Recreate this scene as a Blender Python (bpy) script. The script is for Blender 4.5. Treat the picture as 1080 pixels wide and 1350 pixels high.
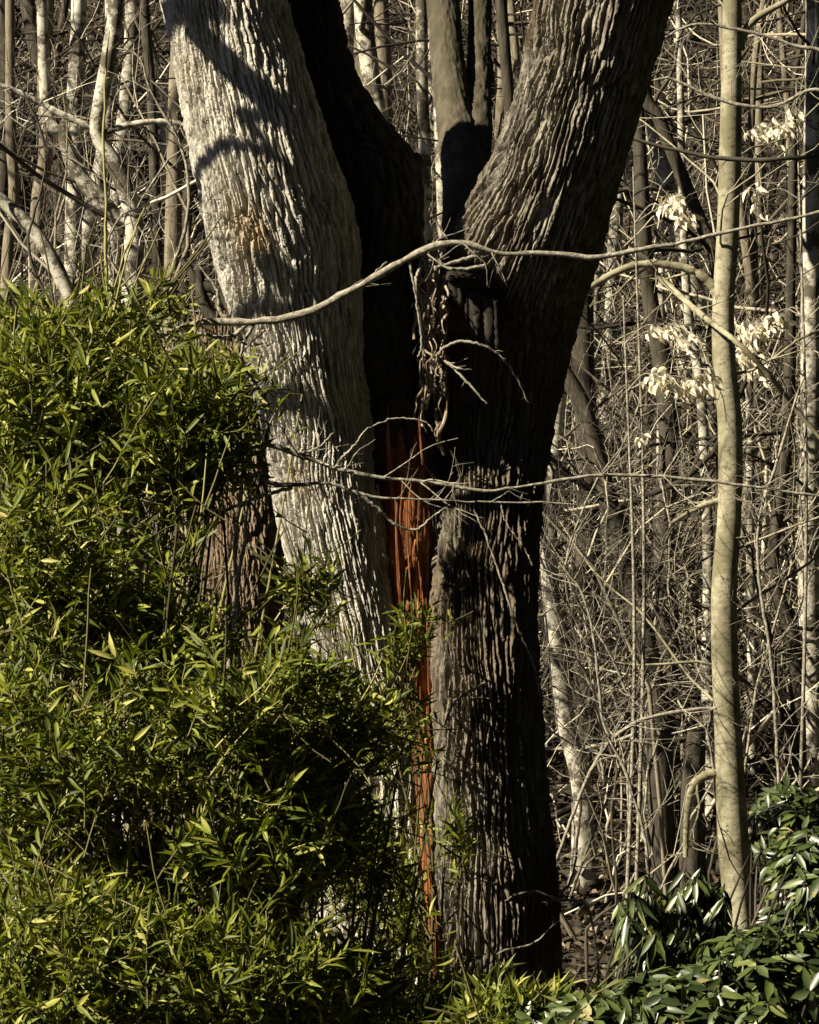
import bpy, math, random
import numpy as np
from mathutils import Vector

for _o in list(bpy.data.objects):
    bpy.data.objects.remove(_o)
sc = bpy.context.scene
R = math.radians
rng = np.random.default_rng(11)
random.seed(5)

# ------------------------------------------------------------------ camera, world, sun
CAM_Z = 1.9
cam_d = bpy.data.cameras.new('camera')
cam = bpy.data.objects.new('camera', cam_d)
sc.collection.objects.link(cam)
cam.location = (0, -12, CAM_Z)
cam.rotation_euler = (R(90), 0, 0)
cam_d.sensor_fit = 'VERTICAL'
cam_d.sensor_height = 24
cam_d.lens = 12.0 * 12 / 1.6875
cam_d.clip_end = 500
sc.camera = cam

SUN_AZ, SUN_EL = 64.0, 37.0          # degrees to the left of straight-behind-the-camera, elevation
world = bpy.data.worlds.new('World')
sc.world = world
world.use_nodes = True
wn = world.node_tree
bg = wn.nodes['Background']
sky = wn.nodes.new('ShaderNodeTexSky')
sky.sky_type = 'NISHITA'
sky.sun_disc = False
sky.air_density = 0.2; sky.dust_density = 0.2; sky.ozone_density = 0.3; sky.altitude = 3000
sky.sun_elevation = R(SUN_EL)
# direction towards the sun
SD = Vector((-math.sin(R(SUN_AZ)) * math.cos(R(SUN_EL)), -math.cos(R(SUN_AZ)) * math.cos(R(SUN_EL)), math.sin(R(SUN_EL))))
sky.sun_rotation = math.atan2(SD.x, SD.y)
wn.links.new(sky.outputs[0], bg.inputs[0])
bg.inputs[1].default_value = 0.05

sun_d = bpy.data.lights.new('sun', 'SUN')
sun_d.energy = 5.0
sun_d.angle = R(0.5)
sun_d.color = (1.0, 0.89, 0.69)
sun = bpy.data.objects.new('sun', sun_d)
sun.rotation_euler = SD.to_track_quat('Z', 'Y').to_euler()
sun.location = (-6, -10, 12)
sc.collection.objects.link(sun)

vs = sc.view_settings
vs.view_transform = 'Standard'
vs.look = 'None'
vs.gamma = 1
vs.exposure = 1.25
vs.use_curve_mapping = False

# ------------------------------------------------------------------ helpers
def P(px, py, d):
    """where a line of sight of the photograph meets the plane d metres in front of the camera"""
    S = 4800.0 / d
    return np.array(((px - 540) / S, d - 12, CAM_Z - (py - 675) / S))

def PX(w, d):
    return w * d / 4800.0

def tag(o, label=None, cat=None, group=None, kind=None):
    if label: o['label'] = label
    if cat: o['category'] = cat
    if group: o['group'] = group
    if kind: o['kind'] = kind
    return o

def empty(name, loc, label, cat, group=None):
    o = bpy.data.objects.new(name, None)
    o.empty_display_size = 0.1
    o.location = tuple(loc)
    sc.collection.objects.link(o)
    return tag(o, label, cat, group)

class MB:
    """collects geometry (numpy) and links it as ONE mesh object"""
    def __init__(s):
        s.v = []; s.q = []; s.t = []; s.n = 0
    def add(s, v, q=None, t=None):
        v = np.asarray(v, dtype=np.float32).reshape(-1, 3)
        if q is not None and len(q): s.q.append(np.asarray(q).reshape(-1, 4) + s.n)
        if t is not None and len(t): s.t.append(np.asarray(t).reshape(-1, 3) + s.n)
        s.v.append(v); s.n += len(v)
    def build(s, name, mat, parent=None, smooth=True, attrs=None):
        v = np.concatenate(s.v)
        org = np.array(parent.location, dtype=np.float32) if parent is not None and parent.type == 'EMPTY' else np.zeros(3, np.float32)
        if parent is not None and parent.type != 'EMPTY' and parent.parent is not None:
            org = np.array(parent.parent.location, dtype=np.float32)
        v = v - org
        q = np.concatenate(s.q) if s.q else np.zeros((0, 4), int)
        t = np.concatenate(s.t) if s.t else np.zeros((0, 3), int)
        me = bpy.data.meshes.new(name)
        me.vertices.add(len(v)); me.vertices.foreach_set('co', v.ravel())
        nl = q.size + t.size
        me.loops.add(nl)
        me.loops.foreach_set('vertex_index', np.concatenate((q.ravel(), t.ravel())).astype(np.int32))
        me.polygons.add(len(q) + len(t))
        st = np.concatenate((np.arange(len(q)) * 4, q.size + np.arange(len(t)) * 3)).astype(np.int32)
        me.polygons.foreach_set('loop_start', st)
        me.polygons.foreach_set('use_smooth', np.full(len(q) + len(t), smooth))
        me.update(calc_edges=True)
        me.materials.append(mat)
        if attrs:
            for k, a in attrs.items():
                at = me.attributes.new(k, 'FLOAT', 'POINT')
                at.data.foreach_set('value', np.asarray(a, np.float32).ravel())
        o = bpy.data.objects.new(name, me)
        if parent is not None: o.parent = parent
        sc.collection.objects.link(o)
        return o

def norm(a):
    return a / np.maximum(np.linalg.norm(a, axis=-1, keepdims=True), 1e-9)

def frames(path):
    """path (N,K,3) -> tangent, side, up"""
    t = norm(np.gradient(path, axis=1))
    ref = np.zeros_like(t); ref[..., 1] = 1
    mean = norm(t.mean(axis=1, keepdims=True))
    al = np.abs(mean[..., 1:2]) > 0.8
    ref = np.where(al, np.array((1.0, 0, 0)), ref)
    a = norm(np.cross(t, ref)); b = np.cross(a, t)
    return t, a, b

def tubes(mb, path, rad, sides=4):
    path = np.asarray(path, float); rad = np.asarray(rad, float)
    if path.ndim == 2: path = path[None]; rad = rad[None]
    N, K, _ = path.shape
    t, a, b = frames(path)
    ang = np.arange(sides) / sides * 2 * np.pi
    ring = path[:, :, None, :] + rad[:, :, None, None] * (a[:, :, None, :] * np.cos(ang)[None, None, :, None] + b[:, :, None, :] * np.sin(ang)[None, None, :, None])
    v = ring.reshape(-1, 3)
    base = (np.arange(N)[:, None, None] * K + np.arange(K - 1)[None, :, None]) * sides
    i = np.arange(sides)[None, None, :]; j = (i + 1) % sides
    q = np.stack((base + i, base + j, base + sides + j, base + sides + i), axis=-1).reshape(-1, 4)
    mb.add(v, q)

def smooth_path(pts, n):
    """Catmull-Rom through pts (K,C) -> (n,C)"""
    p = np.asarray(pts, float)
    if len(p) == 2: p = np.vstack((p[0], p.mean(0), p[1]))
    pp = np.vstack((2 * p[0] - p[1], p, 2 * p[-1] - p[-2]))
    seg = np.linalg.norm(np.diff(p[:, :3], axis=0), axis=1)
    cum = np.concatenate(([0], np.cumsum(seg)))
    u = np.linspace(0, cum[-1], n)
    k = np.clip(np.searchsorted(cum, u, side='right') - 1, 0, len(seg) - 1)
    f = ((u - cum[k]) / np.maximum(seg[k], 1e-9))[:, None]
    p0, p1, p2, p3 = pp[k], pp[k + 1], pp[k + 2], pp[k + 3]
    return 0.5 * (2 * p1 + (p2 - p0) * f + (2 * p0 - 5 * p1 + 4 * p2 - p3) * f ** 2 + (3 * p1 - p0 - 3 * p2 + p3) * f ** 3)

def vnoise(x, y, seed, perx=None):
    """smooth 2-D value noise, periodic in x if perx given"""
    r = np.random.default_rng(seed).random((97, 97))
    xi = np.floor(x).astype(int); yi = np.floor(y).astype(int)
    fx = x - xi; fy = y - yi
    fx = fx * fx * (3 - 2 * fx); fy = fy * fy * (3 - 2 * fy)
    def g(a, b):
        if perx: a = a % perx
        return r[a % 97, b % 97]
    return (g(xi, yi) * (1 - fx) + g(xi + 1, yi) * fx) * (1 - fy) + (g(xi, yi + 1) * (1 - fx) + g(xi + 1, yi + 1) * fx) * fy

def worley(x, y, seed, perx):
    r = np.random.default_rng(seed).random((89, 89, 2)) 
    xi = np.floor(x).astype(int); yi = np.floor(y).astype(int)
    f1 = np.full(x.shape, 9.0); f2 = np.full(x.shape, 9.0); cid = np.zeros(x.shape)
    for dx in (-1, 0, 1):
        for dy in (-1, 0, 1):
            cx = xi + dx; cy = yi + dy
            j = r[(cx % perx) % 89, cy % 89]
            d = np.hypot(cx + 0.1 + 0.8 * j[..., 0] - x, cy + j[..., 1] - y)
            cid = np.where(d < f1, (j[..., 0] * 7.13 + j[..., 1] * 3.7) % 1.0, cid)
            f2 = np.where(d < f1, f1, np.minimum(f2, d)); f1 = np.minimum(f1, d)
    return f2 - f1, cid

# ------------------------------------------------------------------ materials
def newmat(name):
    m = bpy.data.materials.new(name); m.use_nodes = True
    nt = m.node_tree
    return m, nt, nt.nodes['Principled BSDF']

def mnode(nt, typ, **kw):
    n = nt.nodes.new(typ)
    for k, v in kw.items():
        if k in ('inputs',):
            for a, b in v.items(): n.inputs[a].default_value = b
        else: setattr(n, k, v)
    return n

def ramp(nt, fac, stops):
    n = nt.nodes.new('ShaderNodeValToRGB')
    cr = n.color_ramp
    while len(cr.elements) < len(stops): cr.elements.new(0.5)
    for e, (p, c) in zip(cr.elements, stops):
        e.position = p; e.color = (*c, 1)
    nt.links.new(fac, n.inputs[0])
    return n

def tex_noise(nt, scale_vec, scale, detail=5, rough=0.6):
    tc = nt.nodes.new('ShaderNodeTexCoord')
    mp = nt.nodes.new('ShaderNodeMapping'); mp.inputs['Scale'].default_value = scale_vec
    nt.links.new(tc.outputs['Object'], mp.inputs[0])
    nz = nt.nodes.new('ShaderNodeTexNoise')
    nz.inputs['Scale'].default_value = scale; nz.inputs['Detail'].default_value = detail; nz.inputs['Roughness'].default_value = rough
    nt.links.new(mp.outputs[0], nz.inputs[0])
    return nz

def bark_mat(name, stops, stretch=(1, 1, .18), scale=40, bump=.35, dist=.01, rough=.9, patch=None, spots=None):
    m, nt, b = newmat(name)
    nz = tex_noise(nt, stretch, scale)
    cr = ramp(nt, nz.outputs[0], stops)
    col = cr.outputs[0]
    if patch:
        n2 = tex_noise(nt, (1, 1, .6), patch[0], 3)
        f = ramp(nt, n2.outputs[0], [(patch[1], (0, 0, 0)), (patch[2], (1, 1, 1))])
        mx = nt.nodes.new('ShaderNodeMix'); mx.data_type = 'RGBA'
        nt.links.new(f.outputs[0], mx.inputs[0]); nt.links.new(col, mx.inputs[6]); mx.inputs[7].default_value = (*patch[3], 1)
        col = mx.outputs[2]
    if spots:
        n3 = tex_noise(nt, (1, 1, 1.1), spots[0], 6, .75)
        f = ramp(nt, n3.outputs[0], [(spots[1], (0, 0, 0)), (spots[2], (1, 1, 1))])
        mx = nt.nodes.new('ShaderNodeMix'); mx.data_type = 'RGBA'
        nt.links.new(f.outputs[0], mx.inputs[0]); nt.links.new(col, mx.inputs[6]); mx.inputs[7].default_value = (*spots[3], 1)
        col = mx.outputs[2]
    nt.links.new(col, b.inputs['Base Color'])
    b.inputs['Roughness'].default_value = rough
    b.inputs['Specular IOR Level'].default_value = .2
    bp = nt.nodes.new('ShaderNodeBump'); bp.inputs['Strength'].default_value = bump; bp.inputs['Distance'].default_value = dist
    nt.links.new(nz.outputs[0], bp.inputs['Height'])
    nf = tex_noise(nt, (1, 1, min(1, stretch[2] * 2)), max(110, scale * 3), 4, .75)
    bf = nt.nodes.new('ShaderNodeBump'); bf.inputs['Strength'].default_value = .6; bf.inputs['Distance'].default_value = .003
    nt.links.new(nf.outputs[0], bf.inputs['Height']); nt.links.new(bp.outputs[0], bf.inputs['Normal'])
    nt.links.new(bf.outputs[0], b.inputs['Normal'])
    return m

def island_mat(name, stops, rough=.8, spec=.2, trans=0.0, tcol=None, vein=False):
    """colour varied per separate piece (leaf, twig)"""
    m, nt, b = newmat(name)
    g = nt.nodes.new('ShaderNodeNewGeometry')
    cr = ramp(nt, g.outputs['Random Per Island'], stops)
    nz = tex_noise(nt, (1, 1, 1), 60 if not vein else 30, 3)
    mr = nt.nodes.new('ShaderNodeMapRange'); mr.inputs[3].default_value = .7; mr.inputs[4].default_value = 1.3
    nt.links.new(nz.outputs[0], mr.inputs[0])
    mul = nt.nodes.new('ShaderNodeVectorMath'); mul.operation = 'SCALE'
    nt.links.new(cr.outputs[0], mul.inputs[0]); nt.links.new(mr.outputs[0], mul.inputs['Scale'])
    nt.links.new(mul.outputs[0], b.inputs['Base Color'])
    b.inputs['Roughness'].default_value = rough
    b.inputs['Specular IOR Level'].default_value = spec
    if trans:
        tr = nt.nodes.new('ShaderNodeBsdfTranslucent'); mixs = nt.nodes.new('ShaderNodeMixShader')
        mixs.inputs[0].default_value = trans
        ts = nt.nodes.new('ShaderNodeVectorMath'); ts.operation = 'MULTIPLY'; ts.inputs[1].default_value = tcol or (1.25, 1.3, .6)
        nt.links.new(mul.outputs[0], ts.inputs[0]); nt.links.new(ts.outputs[0], tr.inputs[0])
        out = nt.nodes['Material Output']
        nt.links.new(b.outputs[0], mixs.inputs[1]); nt.links.new(tr.outputs[0], mixs.inputs[2]); nt.links.new(mixs.outputs[0], out.inputs[0])
    return m

M = {}
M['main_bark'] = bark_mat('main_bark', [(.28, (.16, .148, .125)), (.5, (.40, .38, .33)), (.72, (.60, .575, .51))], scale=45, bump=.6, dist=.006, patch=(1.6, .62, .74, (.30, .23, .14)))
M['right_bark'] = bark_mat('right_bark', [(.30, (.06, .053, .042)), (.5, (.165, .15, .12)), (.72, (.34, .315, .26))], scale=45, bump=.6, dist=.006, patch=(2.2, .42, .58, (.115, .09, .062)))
M['shade_toned_bark'] = bark_mat('shade_toned_bark', [(.3, (.016, .014, .011)), (.7, (.05, .043, .034))], scale=45, bump=.6, dist=.006)  # near-black base colour stands in for shade on the stem
M['grey_bark'] = bark_mat('grey_bark', [(.3, (.045, .038, .026)), (.7, (.13, .115, .082))], stretch=(1, 1, .4), scale=30, bump=.7, patch=(6, .48, .60, (.06, .055, .035)))  # the darker patch is shadow painted into the rear stem's bark
M['red_wood'] = bark_mat('red_wood', [(.32, (.035, .014, .008)), (.45, (.16, .056, .02)), (.57, (.29, .11, .036)), (.74, (.54, .28, .11))], stretch=(1, 1, .04), scale=55, bump=.9, dist=.012, rough=.7)
M['beech_bark'] = bark_mat('beech_bark', [(.25, (.17, .155, .10)), (.5, (.29, .27, .185)), (.75, (.37, .35, .26))], stretch=(1, 1, 2.2), scale=16, bump=.5, dist=.008, patch=(7, .47, .60, (.17, .155, .095)), spots=(26, .56, .63, (.10, .09, .06)))  # darker blotches imitate branch shadows; the small spots are bark marks
M['pale_bark'] = bark_mat('pale_bark', [(.3, (.26, .24, .19)), (.55, (.50, .475, .39)), (.8, (.68, .65, .56))], stretch=(1, 1, .7), scale=12, bump=.5, dist=.012, spots=(9, .47, .56, (.09, .078, .058)))
M['brown_bark'] = bark_mat('brown_bark', [(.3, (.11, .09, .062)), (.7, (.27, .235, .17))], stretch=(1, 1, .25), scale=30, bump=.7, dist=.012, patch=(3, .55, .62, (.07, .06, .04)))
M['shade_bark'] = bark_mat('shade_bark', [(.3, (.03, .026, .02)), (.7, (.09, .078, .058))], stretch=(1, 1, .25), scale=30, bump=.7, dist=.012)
M['stump_bark'] = bark_mat('stump_bark', [(.3, (.12, .09, .06)), (.5, (.28, .22, .16)), (.75, (.44, .37, .28))], stretch=(1, 1, .2), scale=28, bump=.8, dist=.012)
M['old_bark'] = bark_mat('old_bark', [(.3, (.06, .042, .026)), (.5, (.15, .112, .074)), (.75, (.27, .215, .15))], scale=45, bump=.8, dist=.006)
M['twig'] = island_mat('twig', [(0, (.03, .025, .016)), (.42, (.08, .067, .045)), (.68, (.25, .215, .155)), (1, (.80, .74, .59))])  # wide dark-to-bright spread imitates dappled sun and shade on the twigs
M['pale_twig'] = island_mat('pale_twig', [(0, (.10, .085, .058)), (.5, (.28, .25, .18)), (1, (.66, .61, .48))])
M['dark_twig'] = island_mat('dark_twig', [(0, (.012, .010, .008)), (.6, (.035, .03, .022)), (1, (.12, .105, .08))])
M['bare_branch'] = bark_mat('bare_branch', [(.3, (.10, .088, .066)), (.5, (.25, .23, .18)), (.7, (.44, .41, .34))], stretch=(1, 1, 1), scale=55, bump=1.0, dist=.004, spots=(40, .58, .64, (.07, .06, .045)))
M['leaf'] = island_mat('leaf', [(0, (.040, .058, .009)), (.5, (.118, .146, .018)), (.8, (.22, .245, .034)), (.94, (.37, .37, .085)), (1, (.50, .45, .20))], rough=.5, spec=.3, trans=.3)
M['shoot'] = island_mat('shoot', [(0, (.16, .15, .05)), (1, (.34, .31, .13))])
M['cane'] = island_mat('cane', [(0, (.05, .045, .02)), (.7, (.12, .11, .045)), (1, (.34, .31, .13))])
M['rhodo_leaf'] = island_mat('rhodo_leaf', [(0, (.022, .036, .010)), (.6, (.052, .078, .018)), (.93, (.10, .13, .03)), (1, (.25, .22, .08))], rough=.42, spec=.7, trans=.1)
M['pale_leaf'] = island_mat('pale_leaf', [(0, (.62, .56, .42)), (1, (.88, .83, .68))], rough=.7, trans=.25, tcol=(1, .95, .8))
M['litter'] = island_mat('litter', [(0, (.02, .015, .009)), (.6, (.055, .043, .027)), (.87, (.15, .12, .08)), (1, (.44, .38, .27))], rough=.8)
m, nt, b = newmat('soil')
nz = tex_noise(nt, (1, 1, 1), 6, 8, .7)
cr = ramp(nt, nz.outputs[0], [(.3, (.012, .010, .006)), (.55, (.04, .031, .020)), (.75, (.10, .08, .053))])
nt.links.new(cr.outputs[0], b.inputs['Base Color']); b.inputs['Roughness'].default_value = .95
bp = nt.nodes.new('ShaderNodeBump'); bp.inputs['Strength'].default_value = 1; bp.inputs['Distance'].default_value = .08
nt.links.new(nz.outputs[0], bp.inputs['Height']); nt.links.new(bp.outputs[0], b.inputs['Normal'])
M['soil'] = m

# ------------------------------------------------------------------ ground
def G(x, y):
    d = np.asarray(y, float) + 12
    e = np.clip(d - 15, 0, 20)
    z = -0.1 + 0.012 * e ** 2 + 0.48 * np.clip(d - 35, 0, 30) + 0.1 * np.clip(d - 65, 0, None)
    x = np.asarray(x, float)
    return z + .10 * np.sin(x * .7 + d * .3) + .12 * np.sin(x * .23 - d * .5 + 1) * np.clip((d - 14) / 8, 0, 1)

xs = np.concatenate((np.linspace(-150, -20, 20)[:-1], np.linspace(-20, 20, 121), np.linspace(20, 150, 20)[1:]))
ys = np.concatenate((np.linspace(-60, -12, 12)[:-1], np.linspace(-12, 34, 139), np.linspace(34, 200, 40)[1:]))
X, Y = np.meshgrid(xs, ys)
Z = G(X, Y) + .10 * (vnoise(X * .9 + 300, Y * .9 + 300, 3) - .5) + .05 * (vnoise(X * 3 + 300, Y * 3 + 300, 4) - .5)
ny, nx = X.shape
idx = np.arange(ny * nx).reshape(ny, nx)
mb = MB(); mb.add(np.stack((X, Y, Z), -1), np.stack((idx[:-1, :-1], idx[:-1, 1:], idx[1:, 1:], idx[1:, :-1]), -1))
tag(mb.build('ground', M['soil']), kind='structure', label='brown forest floor rising into a hillside')

# ------------------------------------------------------------------ leaves
def rand_dirs(n, r=rng):
    return norm(r.normal(size=(n, 3)))

def leaves(mb, pos, dirs, L, W, r=rng, curl=.25, fold=.25, up=None):
    """pos (N,3), dirs (N,3) along the leaf; lance-shaped folded blades"""
    n = len(pos)
    dirs = norm(dirs)
    if up is None: up = np.tile((0, 0, 1.0), (n, 1)) + .5 * r.normal(size=(n, 3))
    side = norm(np.cross(dirs, up)); nrm = np.cross(side, dirs)
    L = np.asarray(L)[:, None]; W = np.asarray(W)[:, None]
    c = curl * (r.random((n, 1)) * 1.6 - .2)
    def pt(t, s, f): return pos + dirs * L * t + side * W * .5 * s + nrm * (f * W * fold - c * L * t * t)
    v = np.stack((pt(0, 0, 0), pt(.28, -.85, 1), pt(.28, 0, 0), pt(.28, .85, 1), pt(.62, -.9, 1), pt(.62, 0, 0), pt(.62, .9, 1), pt(1, 0, 0)), 1)
    b = np.arange(n)[:, None] * 8
    T = np.array(((0, 2, 1), (0, 3, 2), (4, 5, 7), (5, 6, 7)))
    Q = np.array(((1, 2, 5, 4), (2, 3, 6, 5)))
    mb.add(v, (b[:, None] + Q[None]).reshape(-1, 4), (b[:, None] + T[None]).reshape(-1, 3))

# leaf litter on the hillside
N = 90000
d = 13.5 + 34 * rng.random(N) ** .8
x = (rng.random(N) - .5) * (d * .30 + 1.5)
y = d - 12
z = G(x, y) + .10 * (vnoise(x * .9 + 300, y * .9 + 300, 3) - .5) + .05 * (vnoise(x * 3 + 300, y * 3 + 300, 4) - .5) + .015
mb = MB()
dd = rand_dirs(N); dd[:, 2] = dd[:, 2] * .5 + .05
leaves(mb, np.stack((x, y, z), -1), dd, .04 + .05 * rng.random(N), .028 + .03 * rng.random(N), curl=.5, fold=.4)
tag(mb.build('leaf_litter', M['litter'], smooth=False), 'dry brown fallen leaves carpeting the wooded slope', 'leaf litter', kind='stuff')

# ------------------------------------------------------------------ twigs
def walk(start, dirs, length, K=7, wob=.25, grav=0.0, r=rng):
    """random wandering paths: start (N,3), dirs (N,3), length (N,)"""
    n = len(start)
    p = [start]; dcur = norm(dirs)
    step = (np.asarray(length) / (K - 1))[:, None]
    for k in range(K - 1):
        dcur = norm(dcur + wob * r.normal(size=(n, 3)) + np.array((0, 0, grav)))
        p.append(p[-1] + dcur * step)
    return np.stack(p, 1)

def side_twigs(mb, path, rad, per, Lr, r=rng, wob=.22, grav=.05, rf=.55, sides=3, tmin=.2, K=6, level=1, ang=.8):
    """twigs springing off every path; path (N,K,3)"""
    n, k, _ = path.shape
    t = norm(np.gradient(path, axis=1))
    m_ = n * per
    i = np.repeat(np.arange(n), per)
    u = (tmin + (1 - tmin) * r.random(m_)) * (k - 1)
    k0 = np.clip(u.astype(int), 0, k - 2); f = (u - k0)[:, None]
    st = path[i, k0] * (1 - f) + path[i, k0 + 1] * f
    rr = (rad[i, k0] * (1 - f[:, 0]) + rad[i, k0 + 1] * f[:, 0]) * rf
    dr = norm(t[i, k0] * (1 - ang * .5) + ang * norm(np.cross(t[i, k0], r.normal(size=(m_, 3)))))
    L = (Lr[0] + (Lr[1] - Lr[0]) * r.random(m_)) * (1 - .5 * u / (k - 1))
    w = walk(st, dr, L, K, wob, grav, r)
    rad2 = rr[:, None] * np.linspace(1, .35, K)[None]
    tubes(mb, w, rad2, sides)
    if level > 1:
        side_twigs(mb, w, rad2, 3, (Lr[0] * .4, Lr[1] * .45), r, wob, grav, .7, sides, .2, 4, level - 1, ang)
    return w, rad2

# undergrowth: bare brush over the whole slope, far beyond counting
def brush(n, d0, d1, hmin, hmax, rmin, rmax, per, seed, fx=.29):
    r = np.random.default_rng(seed)
    d = d0 + (d1 - d0) * r.random(n) ** .9
    x = (r.random(n) - .5) * (d * fx + 1.0)
    z = G(x, d - 12)
    st = np.stack((x, d - 12, z - .05), -1)
    dr = r.normal(size=(n, 3)) * np.array((.55, .5, .25)); dr[:, 2] += 1
    L = hmin + (hmax - hmin) * r.random(n) ** 1.6
    w = walk(st, dr, L, 9, .24, 0.0, r)
    rad = (rmin + (rmax - rmin) * r.random(n) ** 2.5 * 1.6)[:, None] * np.linspace(1, .35, 9)[None]
    mb = MB(); tubes(mb, w, rad, 4)
    side_twigs(mb, w, rad, per, (.25, 1.0), r, .28, 0.0, .7, 3, .12, 6, 2)
    return mb
mb = brush(1500, 18.6, 42, .8, 4.5, .004, .013, 5, 21)
tag(mb.build('undergrowth', M['twig']), 'tangle of thin bare sunlit twigs covering the slope behind the trees', 'undergrowth', kind='stuff')
mb = brush(150, 16.8, 26, 1.5, 5.5, .008, .019, 7, 23)
tag(mb.build('pale_undergrowth', M['pale_twig']), 'thicker pale crooked branches of bare brush crossing behind the trees', 'undergrowth', kind='stuff')
mb = brush(800, 19, 44, 1.0, 5.0, .006, .016, 4, 22)
tag(mb.build('dark_undergrowth', M['dark_twig']), 'darker bare brush mixed through the woods behind', 'undergrowth', kind='stuff')

# ------------------------------------------------------------------ trunks
def trunk_tube(mb, pts, d, sides=24, seed=0, step=.06, lump=.06, bark=0.0, cell=(.03, .14), ext_ground=True, flare=0.0, fine=.003, sharp=.4, warp=1.1):
    """pts: [(px,py,width_px[,d])] from top to bottom or bottom to top; returns path and radii"""
    rows = []
    for q in pts:
        dd = q[3] if len(q) > 3 else d
        rows.append((*P(q[0], q[1], dd), PX(q[2], dd) / 2))
    rows = np.array(rows)
    length = np.linalg.norm(np.diff(rows[:, :3], axis=0), axis=1).sum()
    n = max(6, int(length / step))
    sp = smooth_path(rows, n)
    path, rad = sp[:, :3], np.maximum(sp[:, 3], .002)
    t, a, b = frames(path[None]); a = a[0]; b = b[0]
    u = np.arange(sides) / sides
    v = np.concatenate(([0], np.cumsum(np.linalg.norm(np.diff(path, axis=0), axis=1))))
    U, V = np.meshgrid(u, v)
    RR = np.repeat(rad[:, None], sides, 1)
    lp = 1 + lump * 2 * (vnoise(U * 5, V * 2.3 + 5, seed, 5) - .5)
    RR = RR * lp
    if flare:
        zz = path[:, 2] - path[:, 2].min()
        RR = RR * (1 + flare * np.exp(-zz / .25))[:, None] * (1 + .12 * np.exp(-zz / .3)[:, None] * np.cos(U * 2 * np.pi * 5 + seed))
    if bark:
        nc = max(6, int(round(2 * np.pi * rad.mean() / cell[0])))
        wu = U * nc + .16 * (vnoise(U * 60, V * 45 + 50, seed + 9, 60) - .5) * 2 + warp * (vnoise(U * 8, V * 5 + 50, seed + 1, 8) - .5) * 2 + .5 * (vnoise(U * 24, V * 16 + 50, seed + 2, 24) - .5)
        wv = V / cell[1] + .7 * (vnoise(U * 16, V * 6 + 20, seed + 3, 16) - .5) * 2
        e, cid = worley(wu, wv + 3, seed + 4, nc)
        h = np.clip(e / sharp, 0, 1) ** .8
        h *= .78 + .22 * cid + .35 * (vnoise(U * nc * .7, V * 26, seed + 5, None) - .3)
        e2, c2 = worley(wu * 2.0, V / (cell[1] * .20) + 3 + .5 * vnoise(U * 60, V * 40, seed + 8, 60), seed + 6, nc * 2)
        fn = np.clip(e2 / .12, 0, 1) * .5 + c2
        RR = RR + bark * (h - .6) + fine * (fn - .5) + .5 * fine * (vnoise(U * nc * 5, V * 120, seed + 7, None) - .5)
    ang = U * 2 * np.pi
    vtx = path[:, None] + RR[..., None] * (a[:, None] * np.cos(ang)[..., None] + b[:, None] * np.sin(ang)[..., None])
    K = len(path)
    base = np.arange(K - 1)[:, None] * sides; i = np.arange(sides)[None]; j = (i + 1) % sides
    q = np.stack((base + i, base + j, base + sides + j, base + sides + i), -1).reshape(-1, 4)
    mb.add(vtx, q)
    # caps
    for kk in (0, K - 1):
        c = path[kk]; ring = vtx[kk]
        mb.add(np.vstack((ring, c)), t=[(i_, (i_ + 1) % sides, sides) for i_ in range(sides)])
    return path, rad

# ------------------------------------------------------------------ the big three-stemmed tree
base = P(570, 1290, 12); base[2] = float(G(base[0], base[1]))
big = empty('split_tree', base, 'huge old tree splitting into thick furrowed stems with a split of red wood between them', 'tree')
DL = 12.0
left_pts = [(268, -150, 165, 11.9), (297, 0, 162, 11.9), (320, 100, 166, 11.9), (346, 200, 176, 11.9), (372, 300, 184, 11.95), (392, 400, 168, 12.0), (410, 500, 150, 12.05), (427, 600, 142, 12.1),
            (441, 700, 132, 12.1), (463, 800, 120, 12.1), (485, 900, 115, 12.1), (502, 1000, 118, 12.1), (510, 1100, 130, 12.1), (506, 1200, 155, 12.1), (498, 1290, 185, 12.1), (495, 1380, 230, 12.1), (495, 1500, 290, 12.1)]
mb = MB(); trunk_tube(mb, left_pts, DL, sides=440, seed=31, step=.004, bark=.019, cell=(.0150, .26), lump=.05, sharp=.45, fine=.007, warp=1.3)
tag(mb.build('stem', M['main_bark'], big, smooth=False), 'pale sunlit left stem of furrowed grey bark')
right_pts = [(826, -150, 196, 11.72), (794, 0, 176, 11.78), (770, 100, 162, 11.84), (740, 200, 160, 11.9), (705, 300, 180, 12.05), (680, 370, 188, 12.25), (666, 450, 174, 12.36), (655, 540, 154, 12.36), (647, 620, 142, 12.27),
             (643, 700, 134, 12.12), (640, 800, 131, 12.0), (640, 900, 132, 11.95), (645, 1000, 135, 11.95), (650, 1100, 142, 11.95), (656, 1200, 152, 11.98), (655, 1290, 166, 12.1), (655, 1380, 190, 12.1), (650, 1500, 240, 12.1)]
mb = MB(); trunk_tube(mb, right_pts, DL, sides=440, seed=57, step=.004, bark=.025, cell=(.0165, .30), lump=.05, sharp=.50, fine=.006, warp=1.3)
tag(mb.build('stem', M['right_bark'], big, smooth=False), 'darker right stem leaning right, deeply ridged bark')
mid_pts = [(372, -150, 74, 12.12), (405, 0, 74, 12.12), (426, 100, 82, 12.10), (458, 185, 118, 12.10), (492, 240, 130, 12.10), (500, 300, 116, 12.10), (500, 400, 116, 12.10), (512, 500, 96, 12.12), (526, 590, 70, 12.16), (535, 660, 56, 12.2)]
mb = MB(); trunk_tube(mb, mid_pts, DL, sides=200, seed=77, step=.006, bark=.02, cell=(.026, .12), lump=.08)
tag(mb.build('stem', M['shade_toned_bark'], big), 'middle stem, its shade painted in as near-black bark')
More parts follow.
